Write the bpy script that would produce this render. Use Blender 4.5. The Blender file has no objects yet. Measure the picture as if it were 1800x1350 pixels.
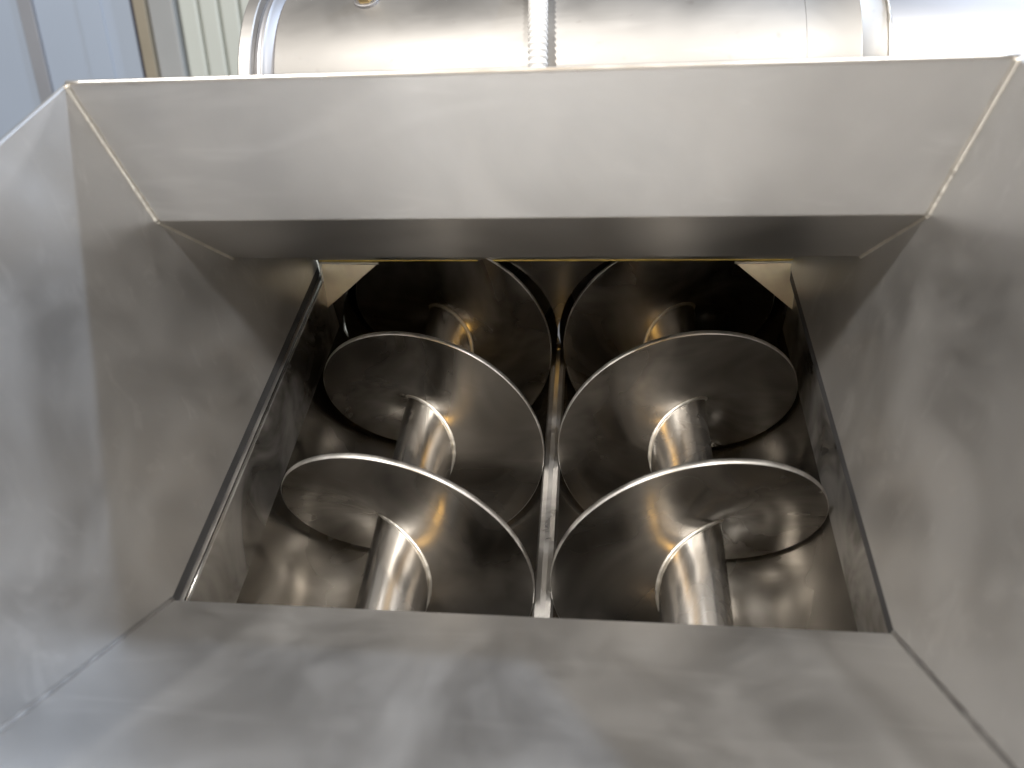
import bpy, bmesh, math, random
from mathutils import Vector, Matrix
random.seed(7)
sc = bpy.context.scene
COL = sc.collection
rad = math.radians

# ------------------------------------------------------------------ camera
cam_d = bpy.data.cameras.new('camera')
cam = bpy.data.objects.new('camera', cam_d); COL.objects.link(cam)
cam.location = (0.04131, -0.20890, 0.38876)
cam.rotation_euler = (0.790692, 0.064225, 0.084979)
cam_d.sensor_width = 36.0
cam_d.lens = 27.02
cam_d.clip_start = 0.01
cam_d.clip_end = 100
cam_d.dof.use_dof = True
cam_d.dof.focus_distance = 0.60
cam_d.dof.aperture_fstop = 5.6
sc.camera = cam

# ------------------------------------------------------------------ world and lamps (an indoor workshop: no sky, no sun)
w = bpy.data.worlds.new('World'); sc.world = w; w.use_nodes = True
bg = w.node_tree.nodes['Background']
bg.inputs[0].default_value = (0.93, 0.96, 1.0, 1)
bg.inputs[1].default_value = 0.05


def area(name, loc, target, sx, sy, power, col):
    l = bpy.data.lights.new(name, 'AREA'); l.shape = 'RECTANGLE'
    l.size = sx; l.size_y = sy; l.energy = power; l.color = col
    o = bpy.data.objects.new(name, l); COL.objects.link(o)
    o.location = loc
    o.rotation_euler = (Vector(target) - Vector(loc)).to_track_quat('-Z', 'Y').to_euler()
    return o


area('ceiling_lamp', (-1.05, -0.40, 2.3), (0, 0.1, 0), 0.22, 0.05, 96, (1.0, 0.965, 0.92))
area('ceiling_lamp', (0.90, -0.40, 2.3), (0, 0.1, 0), 0.22, 0.05, 70, (1.0, 0.985, 0.965))
area('window_light', (1.75, 1.50, 1.72), (0, 0.1, 0.1), 0.10, 0.08, 66, (0.64, 0.78, 1.0))
area('far_lamp', (2.2, 2.6, 0.88), (0, 0.1, 0.2), 0.25, 0.25, 18, (0.95, 0.96, 1.0))
area('warm_hall_lamp', (-0.06, -0.66, 0.98), (0, 0.15, 0), 0.34, 0.22, 2.4, (1.0, 0.60, 0.16))

sc.view_settings.view_transform = 'Standard'
sc.view_settings.look = 'None'
sc.view_settings.exposure = -0.52
sc.view_settings.gamma = 1.0
sc.view_settings.use_curve_mapping = False
sc.cycles.use_denoising = True
sc.cycles.max_bounces = 14
sc.cycles.glossy_bounces = 12
sc.cycles.diffuse_bounces = 4
sc.cycles.sample_clamp_indirect = 6


# ------------------------------------------------------------------ materials
def steel(name, col=(0.55, 0.53, 0.50), r0=0.22, r1=0.40, cloud=7.0, stretch=(1, 1, 1), fine=160,
          bump=0.02, wave=0.0, wave_scale=14, tint=0.10, lobe=0.0, lobe_r=0.4, lobe_v=0.15, grain=0.0, scratch=0.0, spots=0.0, scuff=0.0, cd=3.5):
    m = bpy.data.materials.new(name); m.use_nodes = True
    n = m.node_tree.nodes; L = m.node_tree.links
    b = n['Principled BSDF']
    b.inputs['Metallic'].default_value = 1.0
    tc = n.new('ShaderNodeTexCoord')

    def mapping(sx, sy, sz, rot=(0, 0, 0)):
        mp = n.new('ShaderNodeMapping'); L.new(tc.outputs['Object'], mp.inputs[0])
        mp.inputs['Scale'].default_value = (sx, sy, sz); mp.inputs['Rotation'].default_value = rot
        return mp

    def noise(mp, scale, detail=4, rough=0.55, dist=0.0):
        t = n.new('ShaderNodeTexNoise'); L.new(mp.outputs[0], t.inputs['Vector'])
        t.inputs['Scale'].default_value = scale; t.inputs['Detail'].default_value = detail
        t.inputs['Roughness'].default_value = rough; t.inputs['Distortion'].default_value = dist
        return t

    def math_(op, a, bb):
        k = n.new('ShaderNodeMath'); k.operation = op
        for i, v in enumerate((a, bb)):
            if hasattr(v, 'is_linked') or hasattr(v, 'links'):
                L.new(v, k.inputs[i])
            else:
                k.inputs[i].default_value = v
        return k.outputs[0]

    def rng(v, a0, a1, b0, b1):
        k = n.new('ShaderNodeMapRange'); L.new(v, k.inputs[0]); k.interpolation_type = 'SMOOTHSTEP'
        for i, q in enumerate((a0, a1, b0, b1)):
            k.inputs[1 + i].default_value = q
        return k.outputs[0]
    mp1 = mapping(1, 1, 1)
    mps = mapping(*stretch)
    cl = noise(mp1, cloud, cd, 0.55, 0.7 if cd < 5 else 1.3)          # wiped, cloudy finish
    cl2 = noise(mps, cloud * 2.3, 2, 0.45, 0.3)
    fi = noise(mps, fine, 3, 0.6)
    mix = math_('ADD', math_('MULTIPLY', cl.outputs[0], 0.65), math_('MULTIPLY', cl2.outputs[0], 0.35))
    ro = rng(mix, 0.25, 0.75, r0, r1)
    ro = math_('ADD', ro, math_('MULTIPLY', math_('SUBTRACT', fi.outputs[0], 0.5), grain))
    if scratch > 0:
        mpx = mapping(stretch[0] * 1.3, stretch[1] * 1.3, stretch[2] * 1.3, (0.3, 0.5, 0.7))
        sn = noise(mpx, 40, 2, 0.5)
        ro = math_('ADD', ro, rng(sn.outputs[0], 0.60, 0.72, 0.0, scratch))
    L.new(ro, b.inputs['Roughness'])
    b2 = None
    if lobe > 0:
        b2 = n.new('ShaderNodeBsdfPrincipled'); b2.inputs['Metallic'].default_value = 1.0
        L.new(math_('ADD', math_('MULTIPLY', ro, 0.5), lobe_r), b2.inputs['Roughness'])
    # base colour: mill tint with faint stains
    cr = n.new('ShaderNodeMix'); cr.data_type = 'RGBA'
    cr.inputs['A'].default_value = (*[c * (1 - tint) for c in col], 1)
    cr.inputs['B'].default_value = (*[min(1, c * (1 + tint)) for c in col], 1)
    L.new(rng(math_('ADD', math_('MULTIPLY', cl2.outputs[0], 0.4), math_('MULTIPLY', cl.outputs[0], 0.6)), 0.3, 0.7, 0, 1), cr.inputs['Factor'])
    out = cr.outputs['Result']
    if scuff > 0:
        for (rx, ry, rz), sc_ in (((0.4, 0.3, 0.5), 20), ((0.2, -0.5, -0.9), 34)):
            mq = mapping(0.25, 1.6, 1.0, (rx, ry, rz)); sn = noise(mq, sc_, 3, 0.6, 0.6)
            k = n.new('ShaderNodeMix'); k.data_type = 'RGBA'; L.new(out, k.inputs['A'])
            k.inputs['B'].default_value = (*[min(1, c * 1.35) for c in col], 1)
            L.new(rng(sn.outputs[0], 0.58, 0.74, 0, scuff), k.inputs['Factor']); out = k.outputs['Result']
    if spots > 0:
        sp = noise(mp1, 90, 2, 0.5, 0.2)
        k = n.new('ShaderNodeMix'); k.data_type = 'RGBA'; L.new(out, k.inputs['A'])
        k.inputs['B'].default_value = (col[0] * 0.55, col[1] * 0.50, col[2] * 0.45, 1)
        L.new(rng(sp.outputs[0], 0.66, 0.78, 0, spots), k.inputs['Factor']); out = k.outputs['Result']
    L.new(out, b.inputs['Base Color'])
    bp = n.new('ShaderNodeBump'); bp.inputs['Strength'].default_value = 1.0
    bp.inputs['Distance'].default_value = 1.0
    h = math_('MULTIPLY', fi.outputs[0], bump * 0.001)
    if wave > 0:
        wv = noise(mp1, wave_scale, 2, 0.4, 0.4)
        h = math_('ADD', h, math_('MULTIPLY', wv.outputs[0], wave * 0.001))
    L.new(h, bp.inputs['Height']); L.new(bp.outputs[0], b.inputs['Normal'])
    if b2:
        L.new(out, b2.inputs['Base Color']); L.new(bp.outputs[0], b2.inputs['Normal'])
        ms = n.new('ShaderNodeMixShader'); L.new(b.outputs[0], ms.inputs[1]); L.new(b2.outputs[0], ms.inputs[2])
        L.new(rng(cl.outputs[0], 0.3, 0.7, max(0, lobe - lobe_v), min(1, lobe + lobe_v)), ms.inputs[0])
        L.new(ms.outputs[0], n['Material Output'].inputs[0])
    return m


def plain(name, col, rough=0.5, var=0.06, scale=12, metal=0.0, bump=0.0):
    m = bpy.data.materials.new(name); m.use_nodes = True
    n = m.node_tree.nodes; L = m.node_tree.links; b = n['Principled BSDF']
    b.inputs['Roughness'].default_value = rough; b.inputs['Metallic'].default_value = metal
    tc = n.new('ShaderNodeTexCoord'); t = n.new('ShaderNodeTexNoise')
    L.new(tc.outputs['Object'], t.inputs['Vector']); t.inputs['Scale'].default_value = scale
    t.inputs['Detail'].default_value = 5
    r = n.new('ShaderNodeValToRGB')
    r.color_ramp.elements[0].position = 0.3; r.color_ramp.elements[1].position = 0.7
    r.color_ramp.elements[0].color = (*[c * (1 - var) for c in col], 1)
    r.color_ramp.elements[1].color = (*[min(1, c * (1 + var)) for c in col], 1)
    L.new(t.outputs[0], r.inputs[0]); L.new(r.outputs[0], b.inputs['Base Color'])
    if bump:
        bp = n.new('ShaderNodeBump'); bp.inputs['Distance'].default_value = bump
        L.new(t.outputs[0], bp.inputs['Height']); L.new(bp.outputs[0], b.inputs['Normal'])
    return m


M_HOP = steel('brushed_sheet_steel', (0.62, 0.615, 0.608), 0.285, 0.42, 8, (1, 1, 1), 900, 0.0, 0.06, 6, 0.09, lobe=0.64, lobe_r=0.39, lobe_v=0.2, scuff=0.26, cd=5.5)
M_LOW = steel('shaded_smooth_sheet_steel', (0.52, 0.505, 0.485), 0.285, 0.36, 8, (1, 1, 1), 900, 0.0, 0.08, 6, 0.08, lobe=0.42, lobe_r=0.36, lobe_v=0.15)  # darker copy of the hopper steel: the lower panel's shade put into the colour
M_NEARW = steel('ground_weld_steel', (0.44, 0.435, 0.43), 0.285, 0.42, 60, (1, 1, 1), 400, 0.03, 0.05, 160, 0.10, lobe=0.6, lobe_r=0.42)
M_RIM = steel('blade_rim_steel', (0.60, 0.58, 0.55), 0.285, 0.42, 40, (1, 1, 1), 300, 0.02, 0.05, 60, 0.25, lobe=0.4, lobe_r=0.4, lobe_v=0.3, spots=0.5)
M_TRO = steel('trough_steel', (0.38, 0.362, 0.335), 0.13, 0.265, 8, (1, 0.3, 1), 500, 0.0, 0.05, 10, 0.04, lobe=0.2, lobe_r=0.32)
M_FLI = steel('flight_steel', (0.46, 0.43, 0.39), 0.09, 0.265, 10, (1, 1, 1), 700, 0.0, 0.22, 16, 0.04, lobe=0.36, lobe_r=0.33, lobe_v=0.3, spots=0.06, scuff=0.5)
M_LIN = steel('streaked_wall_steel', (0.50, 0.49, 0.475), 0.14, 0.26, 16, (1, 0.35, 0.08), 500, 0.0, 0.10, 14, 0.12, lobe=0.55, lobe_r=0.38, lobe_v=0.40)
M_SHA = steel('turned_shaft_steel', (0.60, 0.58, 0.55), 0.12, 0.20, 14, (1, 0.12, 1), 220, 0.0, 0.02, 30, 0.04, lobe=0.15, lobe_r=0.35)
M_EDGE = steel('cut_edge_steel', (0.76, 0.735, 0.70), 0.285, 0.40, 30, (1, 1, 1), 300, 0.02, 0, 10, 0.08, lobe=0.4, lobe_r=0.4)
M_WELD = steel('weld_bead_steel', (0.72, 0.69, 0.63), 0.285, 0.42, 60, (1, 1, 1), 400, 0.05, 0.05, 160, 0.10, lobe=0.4, lobe_r=0.4)
M_PIPE = steel('pipe_steel', (0.42, 0.405, 0.385), 0.32, 0.46, 14, (0.5, 1, 1), 120, 0.03, 0.20, 26, 0.08, lobe=0.9, lobe_r=0.40, lobe_v=0.1, spots=0.25, scuff=0.4)
M_PIPS = steel('polished_pipe_steel', (0.46, 0.455, 0.465), 0.30, 0.40, 5, (1, 1, 1), 200, 0.006, 0.05, 8, 0.03, lobe=0.8, lobe_r=0.38)
M_DARK = plain('black_gasket_rubber', (0.045, 0.045, 0.047), 0.6, 0.2, 60)
M_COND = plain('white_ribbed_plastic', (0.90, 0.89, 0.87), 0.6, 0.04, 40)
M_BRASS = steel('brass_fitting', (0.62, 0.47, 0.24), 0.25, 0.45, 40, (1, 1, 1), 200, 0.05)
M_BLUE = plain('light_blue_lacquer', (0.45, 0.52, 0.63), 0.35, 0.04, 2.5)
M_BATT = plain('grey_batten', (0.32, 0.33, 0.36), 0.5, 0.05, 8)
M_BEIGE = plain('beige_trim', (0.33, 0.29, 0.22), 0.55, 0.06, 8)
M_BLACK = plain('dark_seal', (0.03, 0.03, 0.05), 0.6, 0.1, 8)
M_POST = plain('grey_post_paint', (0.40, 0.41, 0.41), 0.3, 0.10, 3)
M_WARMLIT = steel('warm_lit_gusset_steel', (0.95, 0.82, 0.62), 0.285, 0.40, 30, (1, 1, 1), 300, 0.0, 0.05, 40, 0.12, lobe=0.6, lobe_r=0.45)  # warm light falling on the gussets put into the base colour
M_YEL = steel('warm_lit_weld_steel', (0.70, 0.55, 0.16), 0.285, 0.40, 60, (1, 1, 1), 400, 0.03, 0.05, 160, 0.2, lobe=0.6, lobe_r=0.45)  # yellow light along the end plate's top edge put into the weld colour
M_CREAM = plain('cream_white_cladding', (0.60, 0.63, 0.58), 0.45, 0.03, 3)


# ------------------------------------------------------------------ helpers
def obj(name, verts, faces, mat, parent=None, smooth=False, bevel=0.0):
    me = bpy.data.meshes.new(name); me.from_pydata([tuple(v) for v in verts], [], faces); me.update()
    bm = bmesh.new(); bm.from_mesh(me); bmesh.ops.recalc_face_normals(bm, faces=bm.faces); bm.to_mesh(me); bm.free()
    o = bpy.data.objects.new(name, me); COL.objects.link(o)
    me.materials.append(mat)
    if smooth:
        for p in me.polygons: p.use_smooth = True
    if parent is not None: o.parent = parent
    if bevel > 0:
        md = o.modifiers.new('bevel', 'BEVEL'); md.width = bevel; md.segments = 2; md.limit_method = 'ANGLE'
    return o


def empty(name, loc, label, cat, group=None):
    o = bpy.data.objects.new(name, None); COL.objects.link(o); o.location = loc
    o.empty_display_size = 0.05
    return tag(o, label, cat, group)


def tag(o, label, cat, group=None):
    o['label'] = label; o['category'] = cat
    if group: o['group'] = group
    return o


def keep(o, parent):
    """parent without moving: the meshes are written in world coordinates"""
    o.parent = parent
    o.matrix_parent_inverse = Matrix.Translation(-parent.location)
    return o


def sheet(name, pts, thick, outward, mat, parent, bevel=0.0006):
    """a flat polygon given sheet-metal thickness on its outer side"""
    pts = [Vector(p) for p in pts]
    nrm = Vector((0, 0, 0))
    for i in range(len(pts)):
        a, b = pts[i], pts[(i + 1) % len(pts)]
        nrm += a.cross(b)
    nrm.normalize()
    if nrm.dot(Vector(outward)) < 0: nrm = -nrm
    k = len(pts)
    v = pts + [p + nrm * thick for p in pts]
    f = [tuple(range(k)), tuple(range(2 * k - 1, k - 1, -1))] + [(i, (i + 1) % k, k + (i + 1) % k, k + i) for i in range(k)]
    o = obj(name, v, f, mat, bevel=bevel)
    return keep(o, parent)


def tube(name, path, radius, mat, parent=None, seg=10, wob=0.0, rfun=None, caps=True):
    path = [Vector(p) for p in path]; v = []; f = []
    up = Vector((0.13, 0.21, 0.97))
    for i, p in enumerate(path):
        d = (path[min(i + 1, len(path) - 1)] - path[max(i - 1, 0)]).normalized()
        s = d.cross(up).normalized(); u = s.cross(d).normalized()
        r = (rfun(i) if rfun else radius) * (1 + wob * (random.random() - 0.5))
        for j in range(seg):
            a = 2 * math.pi * j / seg
            v.append(p + s * (r * math.cos(a)) + u * (r * math.sin(a)))
    n = len(path)
    for i in range(n - 1):
        for j in range(seg):
            a, b = i * seg + j, i * seg + (j + 1) % seg
            f.append((a, b, b + seg, a + seg))
    if caps:
        f.append(tuple(range(seg))); f.append(tuple(range((n - 1) * seg, n * seg)))
    o = obj(name, v, f, mat, smooth=True)
    if parent is not None: keep(o, parent)
    return o


def line(a, b, n):
    a, b = Vector(a), Vector(b)
    return [a.lerp(b, i / (n - 1)) for i in range(n)]


def box(name, x0, x1, y0, y1, z0, z1, mat, parent=None, bevel=0.001, lean=0.0, zr=0.0):
    v = [(x, y + (z - zr) * lean, z) for x in (x0, x1) for y in (y0, y1) for z in (z0, z1)]
    f = [(0, 1, 3, 2), (4, 6, 7, 5), (0, 4, 5, 1), (2, 3, 7, 6), (0, 2, 6, 4), (1, 5, 7, 3)]
    o = obj(name, v, f, mat, bevel=bevel)
    if parent is not None: keep(o, parent)
    return o


# ------------------------------------------------------------------ background: floor, cladding wall, blue partition, post
def leaning(x0, x1, y0, y1, name, mat, parent=None, z0=-1.0, z1=0.75, bevel=0.002):
    return box(name, x0, x1, y0, y1, z0, z1, mat, parent, bevel, LEAN, -0.143)


LEAN = 0.42
fl = box('floor', -6, 6, -4, 6, -1.10, -1.0, plain('grey_concrete', (0.22, 0.215, 0.21), 0.7, 0.12, 3, bump=0.002), None, 0)
fl['kind'] = 'structure'

cl = empty('ribbed_cladding', (-0.6, 1.16, -1.0), 'cream white ribbed cladding sheet behind the flanged end of the pipe', 'cladding')
x = -0.873
while x < -0.35:
    leaning(x, x + 0.043, 1.500, 1.520, 'rib', M_CREAM, cl, bevel=0.006)
    x += 0.0465
leaning(-0.875, -0.35, 1.516, 1.540, 'backing_sheet', M_CREAM, cl)

pt = empty('metal_post', (-0.91, 1.10, -1.0), 'grey steel post with beige edge between blue panel and ribbed cladding', 'post')
leaning(-0.935, -0.878, 1.485, 1.545, 'post_body', M_POST, pt, bevel=0.004)
leaning(-0.964, -0.937, 1.475, 1.545, 'edge_trim', M_BEIGE, pt)

bp_ = empty('blue_panel', (-1.5, 1.10, -1.0), 'light blue panel with grey batten at the upper left', 'panel')
leaning(-1.204, -0.974, 1.492, 1.530, 'panel_board', M_BLUE, bp_)
leaning(-1.75, -1.240, 1.492, 1.530, 'panel_board', M_BLUE, bp_)
leaning(-1.239, -1.205, 1.486, 1.530, 'batten', M_BATT, bp_)
leaning(-0.973, -0.966, 1.480, 1.535, 'edge_seal', M_BLACK, bp_)
leaning(-1.10, -1.045, 1.489, 1.4915, 'raised_strip', M_BLUE, bp_, bevel=0.0006)

# ------------------------------------------------------------------ hopper
A = 0.200; WR = 0.2290; H = 0.2361
YR = 0.1560; YB = 0.1636; ZB = 0.1499; YL = 0.2147; ZL = 0.0868; YN = -0.3506
Y3 = 0.2840; Z3 = 0.0690                              # hidden end of the undercut throat plate
T = 0.0025


def X(z): return A + (WR - A) * z / H


hop = empty('feed_hopper', (0, 0, 0), 'open stainless steel sheet hopper with welded sloping walls', 'hopper')
for s in (-1, 1):
    sheet('side_panel', [(s * WR, YN, H), (s * A, 0, 0), (s * A, 0.325, 0), (s * X(Z3), 0.325, Z3), (s * X(Z3), Y3, Z3),
                         (s * X(ZL), YL, ZL), (s * X(ZB), YB, ZB), (s * WR, YR, H)], T, (s, 0, 0), M_HOP, hop)
e = 0.0003
sheet('back_panel', [(-WR + e, YR, H), (WR - e, YR, H), (X(ZB) - e, YB, ZB), (-X(ZB) + e, YB, ZB)], T, (0, 1, 0), M_HOP, hop)
sheet('lower_back_panel', [(-X(ZB) + e, YB + e, ZB - e), (X(ZB) - e, YB + e, ZB - e), (X(ZL) - e, YL, ZL), (-X(ZL) + e, YL, ZL)], T, (0, 1, 1), M_LOW, hop)
sheet('throat_plate', [(-X(ZL) + e, YL + e, ZL), (X(ZL) - e, YL + e, ZL), (X(Z3) - e, Y3, Z3), (-X(Z3) + e, Y3, Z3)], T, (0, 1, 1), M_HOP, hop)
sheet('light_block_plate', [(-X(Z3) + e, Y3 + e, Z3), (X(Z3) - e, Y3 + e, Z3), (X(.054) - e, 0.298, 0.054), (-X(.054) + e, 0.298, 0.054)], 0.0015, (0, 1, 1), M_HOP, hop)  # added unseen plate, closes the cavity to keep light off the far screws
sheet('light_block_plate', [(-X(.054) + e, 0.298 + e, 0.054), (X(.054) - e, 0.298 + e, 0.054), (X(.0085) - e, 0.321, 0.0085), (-X(.0085) + e, 0.321, 0.0085)], 0.0015, (0, 1, 1), M_HOP, hop)  # second added plate, blocks light down to the end plate
sheet('front_panel', [(-A + e, 0, 0), (A - e, 0, 0), (WR - e, YN, H), (-WR + e, YN, H)], T, (0, -1, -1), M_HOP, hop)
for s in (-1, 1):
    for (p, q, n, r) in (((s * WR, YR, H), (s * X(ZB), YB, ZB), 60, 0.0021), ((s * X(ZB), YB, ZB), (s * X(ZL), YL, ZL), 50, 0.0015),
                         ((s * WR, YN, H), (s * A, 0, 0), 140, 0.0019)):
        tube('weld_seam', line(p, q, n), r, M_NEARW if p[1] < 0 else M_WELD, hop, 8, 0.25)
tube('rim_edge', line((-WR, YR + T * 0.5, H + 0.0004), (WR, YR + T * 0.5, H + 0.0004), 60), 0.0013, M_EDGE, hop, 8, 0.08)

# ------------------------------------------------------------------ trough below the hopper
XC = 0.00885; S = 0.1006; ZA = -0.0749; R = 0.0948; P = 0.11914
XL = -0.1965; XR = 0.2072; YE = 0.325; Y0 = -0.03; ZT = -0.010
CL = XC - S; CR = XC + S
tro = empty('screw_trough', (0, 0.13, -0.18), 'steel twin trough with rounded bottom holding both screws', 'trough')


RID = 0.018


def profile():
    """W-shaped inner section from the axis level of the left wall to that of the right wall"""
    pts = []; n = 30
    rl = CL - XL; rc = 0.0988; rr = XR - CR; dl = math.asin(RID / rc)
    for i in range(n + 1):                      # left bowl
        q = i / n; a = math.pi + (math.pi - dl) * q
        pts.append((CL + (rl + (rc - rl) * q) * math.cos(a), ZA + rc * math.sin(a)))
    for i in range(n + 1):
        q = i / n; a = math.pi + dl + (math.pi - dl) * q
        pts.append((CR + (rc + (rr - rc) * q) * math.cos(a), ZA + rc * math.sin(a)))
    return pts


pr = profile(); k = len(pr); h = k // 2
for seg in ([(XL, ZT), (XL, ZT - 0.02), (XL, ZT - 0.045)] + pr[:h], pr[h:] + [(XR, ZT - 0.045), (XR, ZT - 0.02), (XR, ZT)]):
    v = []; f = []
    ys = (Y0, 0.05, 0.15, 0.25, YE - 0.0005)
    for y in ys:
        v += [(p[0], y, p[1]) for p in seg]
    m_ = len(seg)
    for j in range(len(ys) - 1):
        for i in range(m_ - 1):
            a = j * m_ + i
            f.append((a, a + m_, a + m_ + 1, a + 1))
    me = bpy.data.meshes.new('trough_shell'); me.from_pydata(v, [], f); me.update()
    for p_ in me.polygons: p_.use_smooth = True
    me.materials.append(M_TRO)
    o = bpy.data.objects.new('trough_shell', me); COL.objects.link(o); keep(o, tro)
    sd = o.modifiers.new('thickness', 'SOLIDIFY'); sd.thickness = 0.002; sd.offset = 1
# ridge cap between the bowls
box('ridge_cap', XC - 0.0068, XC + 0.0068, Y0, YE - 0.003, ZA - RID - 0.012, ZA - RID + 0.004, M_LIN, tro, 0.005)
for xs, s in ((XL, 1), (XR, -1)):
    xa, xb = sorted((xs + s * 0.0002, xs + s * 0.0016))
    box('wall_plate', xa, xb, Y0, YE - 0.004, -0.066, ZT + 0.0006, M_LIN, tro, 0.0005)
for s in (-1, 1):
    xa, xb = sorted((s * 0.2006, s * 0.222))
    box('gasket', xa, xb, 0.0, YE, ZT + 0.0012, -0.0004, M_DARK, tro, 0.0003)
    xa, xb = sorted((XL - 0.0022 if s < 0 else XR + 0.0022, s * 0.222))
    box('flange', xa, xb, 0.0, YE, ZT - 0.003, ZT, M_EDGE, tro, 0.0003)

# end plate with two round openings for the screws
HR = 0.1000


def end_plate():
    me_v = []; me_f = []
    x0, x1, z0, z1 = XL - 0.002, XR + 0.002, -0.19, 0.008
    nx = 150; cols = []
    for i in range(nx + 1):
        xx = x0 + (x1 - x0) * i / nx
        cut = None
        for c in (CL, CR):
            if abs(xx - c) < HR:
                dz = math.sqrt(HR * HR - (xx - c) ** 2); cut = (ZA - dz, min(z1 - 0.0008, ZA + dz))
        cols.append((xx, cut))
    for i in range(nx):
        for up in (0, 1):
            q = []
            for (xx, cut) in (cols[i], cols[i + 1]):
                lo, hi = (cut if cut else (ZA, ZA))
                q.append((xx, max(lo, z0)) if not up else (xx, hi))
            (xa, za), (xb, zb) = q
            zz = z1 if up else z0
            b = len(me_v)
            me_v.extend([(xa, YE, za), (xb, YE, zb), (xb, YE, zz), (xa, YE, zz)]); me_f.append((b, b + 1, b + 2, b + 3))
    o = obj('end_plate', me_v, me_f, M_TRO)
    bm = bmesh.new(); bm.from_mesh(o.data); bmesh.ops.remove_doubles(bm, verts=bm.verts, dist=1e-5)
    bmesh.ops.recalc_face_normals(bm, faces=bm.faces); bm.to_mesh(o.data); bm.free()
    sd = o.modifiers.new('thickness', 'SOLIDIFY'); sd.thickness = 0.004; sd.offset = 0
    keep(o, tro)


end_plate()
for c in (CL, CR):                                  # barrels the screws run on into
    v = []; f = []; n = 64
    for y in (YE + 0.001, 0.75):
        v += [(c + HR * math.cos(2 * math.pi * i / n), y, ZA + HR * math.sin(2 * math.pi * i / n)) for i in range(n)]
    f = [(i, (i + 1) % n, n + (i + 1) % n, n + i) for i in range(n)] + [tuple(range(n, 2 * n))]
    o = obj('barrel', v, f, M_TRO, smooth=True); keep(o, tro)
# bright corner gussets, warm lamplight painted into their colour
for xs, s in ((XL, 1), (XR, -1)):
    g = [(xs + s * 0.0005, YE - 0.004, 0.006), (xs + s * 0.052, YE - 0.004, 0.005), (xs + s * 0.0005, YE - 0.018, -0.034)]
    sheet('corner_gusset', g, 0.002, (0, 1, -1), M_WARMLIT, tro, 0.0004)
    tube('weld_seam', line(g[0], g[1], 24), 0.0013, M_WELD, tro, 8, 0.3)
    tube('weld_seam', line(g[0], g[2], 20), 0.0013, M_WELD, tro, 8, 0.3)
tube('weld_seam', line((XL, YE - 0.003, 0.0075), (XR, YE - 0.003, 0.0075), 90), 0.0012, M_YEL, tro, 8, 0.3)  # weld line with yellow light painted into its colour
box('near_end_plate', XL - 0.001, XR + 0.001, Y0 - 0.004, Y0 - 0.0005, -0.19, -0.006, M_TRO, tro, 0.0005)


# ------------------------------------------------------------------ screws
def screw(xc, y0, hand, label):
    root = empty('conveyor_screw', (xc, 0.1, ZA), label, 'screw', 'pair of screws in the trough')
    rs = 0.0233; t_ = 0.0042
    # shaft
    n = 72; v = []; f = []
    ys = [Y0 + 0.002 + (0.72 - Y0) * i / 12 for i in range(13)]
    for y in ys:
        v += [(xc + rs * math.cos(2 * math.pi * i / n), y, ZA + rs * math.sin(2 * math.pi * i / n)) for i in range(n)]
    for j in range(12):
        for i in range(n):
            a, b = j * n + i, j * n + (i + 1) % n
            f.append((a, b, b + n, a + n))
    keep(obj('shaft', v, f, M_SHA, smooth=True), root)
    # flight: a helical blade with thickness; the blade face leans nowhere, the rim is a cut edge of its own
    ta, tb = -1.42 * 2 * math.pi, 4.6 * 2 * math.pi
    turns = int((tb - ta) / (2 * math.pi) * 120)
    rings = (rs - 0.0005, 0.04, 0.06, 0.08, R)
    v = []; f = []; m_ = len(rings) * 2
    ve = []; fe = []; path = []
    for i in range(turns + 1):
        t = ta + (tb - ta) * i / turns           # distance along the screw in angle
        ang = -hand * t
        yy = y0 + P * t / (2 * math.pi)
        if yy < -0.013 or yy > 0.70: continue
        for side in (-0.5, 0.5):
            for r in rings:
                v.append((xc + r * math.sin(ang), yy + side * t_, ZA + r * math.cos(ang)))
        b = len(ve)
        for (dy, r) in ((-0.5 * t_, R), (-0.5 * t_ + 0.0005, R + 0.0006), (0.5 * t_ - 0.0005, R + 0.0006), (0.5 * t_, R)):
            ve.append((xc + r * math.sin(ang), yy + dy, ZA + r * math.cos(ang)))
        path.append((xc + (rs + 0.0004) * math.sin(ang), yy - 0.5 * t_ - 0.0002, ZA + (rs + 0.0004) * math.cos(ang)))
    n = len(v) // m_; q = len(rings)
    for i in range(n - 1):
        a, b = i * m_, (i + 1) * m_
        for j in range(q - 1):
            f.append((a + j, a + j + 1, b + j + 1, b + j)); f.append((a + q + j, b + q + j, b + q + j + 1, a + q + j + 1))
        for j in range(3):
            fe.append((i * 4 + j, i * 4 + j + 1, i * 4 + 5 + j, i * 4 + 4 + j))
    fl_ = keep(obj('flight', v, f, M_FLI, smooth=True), root)
    ed = obj('flight_rim', ve, fe, M_RIM, smooth=True)
    ed.parent = fl_; ed.matrix_parent_inverse = Matrix.Translation(-root.location)
    ed.matrix_parent_inverse = (fl_.matrix_parent_inverse @ Matrix.Identity(4)).inverted() @ Matrix.Translation(-root.location)
    tube('weld_fillet', path, 0.0016, M_WELD, root, 7, 0.22)
    return root


screw(CL, 0.0923, 1, 'left steel screw, its blade rising from the left wall over to the middle')
screw(CR, 0.0957, -1, 'right steel screw, its blade rising from the right wall over to the middle')

# ------------------------------------------------------------------ pipe behind the hopper
YP = 0.360; ZP = 0.1228


def lathe(name, prof, mat, parent, n=96, bevel=0):
    v = []; f = []
    for (x, r) in prof:
        v += [(x, YP - r * math.cos(2 * math.pi * i / n), ZP + r * math.sin(2 * math.pi * i / n)) for i in range(n)]
    for j in range(len(prof) - 1):
        for i in range(n):
            a, b = j * n + i, j * n + (i + 1) % n
            f.append((a, b, b + n, a + n))
    o = obj(name, v, f, mat, smooth=True)
    md = o.modifiers.new('split', 'EDGE_SPLIT'); md.split_angle = rad(35)
    return keep(o, parent)


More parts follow.
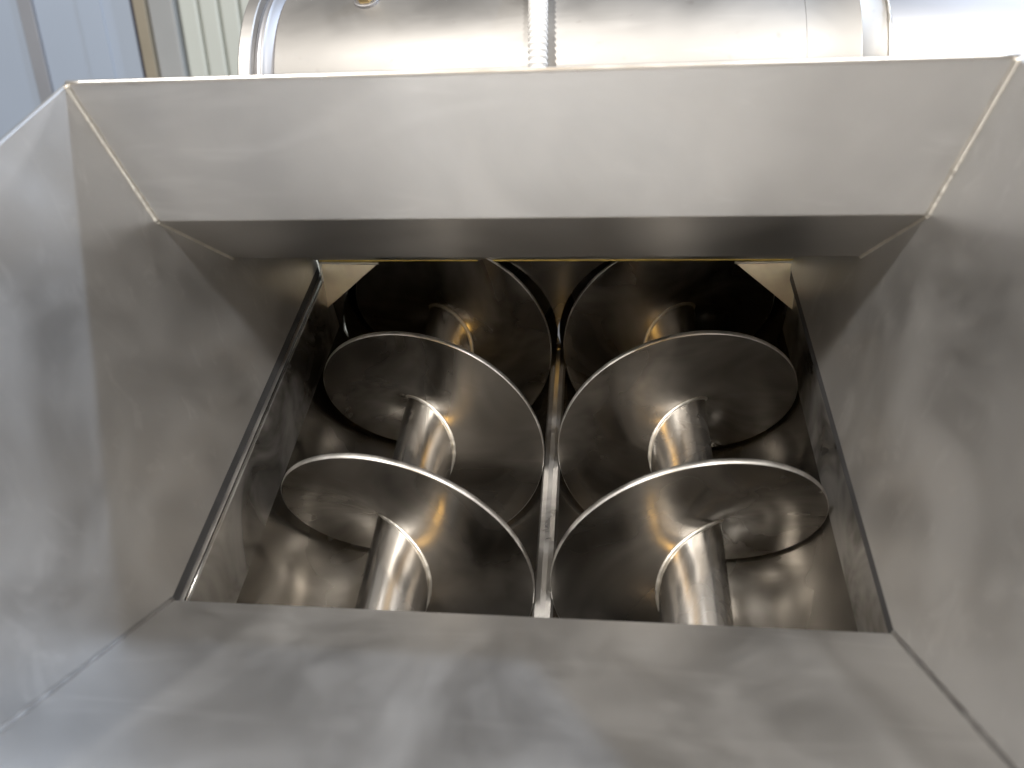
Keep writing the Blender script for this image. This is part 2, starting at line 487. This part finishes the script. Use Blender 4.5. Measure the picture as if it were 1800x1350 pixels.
pipe = empty('steel_pipe', (0.05, YP, 0.028), 'large horizontal steel pipe with flanged left end behind the hopper', 'pipe')
lathe('flange', [(-0.201, 0.0005), (-0.201, 0.0935), (-0.200, 0.0945), (-0.1925, 0.0945), (-0.1918, 0.0938), (-0.1918, 0.08)], M_PIPE, pipe)
lathe('groove_ring', [(-0.1916, 0.0885), (-0.188, 0.0885), (-0.1862, 0.0912), (-0.1845, 0.0915), (-0.183, 0.0900), (-0.1790, 0.0880), (-0.1778, 0.086)], M_PIPS, pipe)
lathe('pipe_body', [(-0.1777, 0.07), (-0.1777, 0.0883), (-0.1770, 0.0887), (0.1724, 0.0887)], M_PIPE, pipe)
lathe('pipe_band', [(0.1726, 0.0888), (0.2054, 0.0888), (0.2061, 0.0892), (0.2068, 0.0888), (0.2215, 0.0888)], M_PIPE, pipe)
lathe('smooth_section', [(0.2236, 0.0891), (0.72, 0.0891), (0.72, 0.0005)], M_PIPS, pipe)
n = 150
tube('weld_bead', [(0.2226, YP - 0.0893 * math.cos(2 * math.pi * i / n), ZP + 0.0893 * math.sin(2 * math.pi * i / n)) for i in range(n + 1)],
     0.0012, M_WELD, pipe, 8, 0.5, caps=False)
# brass fitting on top
a = rad(79); c = Vector((-0.1185, YP - 0.0887 * math.cos(a), ZP + 0.0887 * math.sin(a)))
nrm = Vector((0, -math.cos(a), math.sin(a))); ux = Vector((1, 0, 0)); uy = nrm.cross(ux)


def hexprism(name, r, h0, h1, seg, mat):
    v = [c + nrm * hh + ux * (r * math.cos(2 * math.pi * i / seg)) + uy * (r * math.sin(2 * math.pi * i / seg)) for hh in (h0, h1) for i in range(seg)]
    f = [tuple(range(seg)), tuple(range(seg, 2 * seg))] + [(i, (i + 1) % seg, seg + (i + 1) % seg, seg + i) for i in range(seg)]
    return keep(obj(name, v, f, mat, bevel=0.0006), pipe)


hexprism('washer', 0.0085, -0.001, 0.0016, 24, M_PIPS)
hexprism('nut', 0.0065, 0.0016, 0.0075, 6, M_BRASS)
hexprism('stud', 0.0035, 0.0075, 0.013, 16, M_BRASS)

# ------------------------------------------------------------------ corrugated conduit over the pipe
path = []; m_ = 300
for i in range(m_):
    q = i / (m_ - 1); a = rad(112 - 112 * q)
    rr = 0.0887 + 0.0075 + 0.004 * (1 - q) ** 2
    path.append((-0.0035 + 0.010 * q + 0.0015 * math.sin(5 * q), YP - rr * math.cos(a), ZP + rr * math.sin(a)))
cd = tube('conduit', path, 0.0065, M_COND, None, 20, 0, rfun=lambda i: 0.0060 + 0.0006 * math.sin(i * 2 * math.pi / 6.5))
tag(cd, 'white corrugated plastic conduit hanging over the front of the pipe', 'conduit')
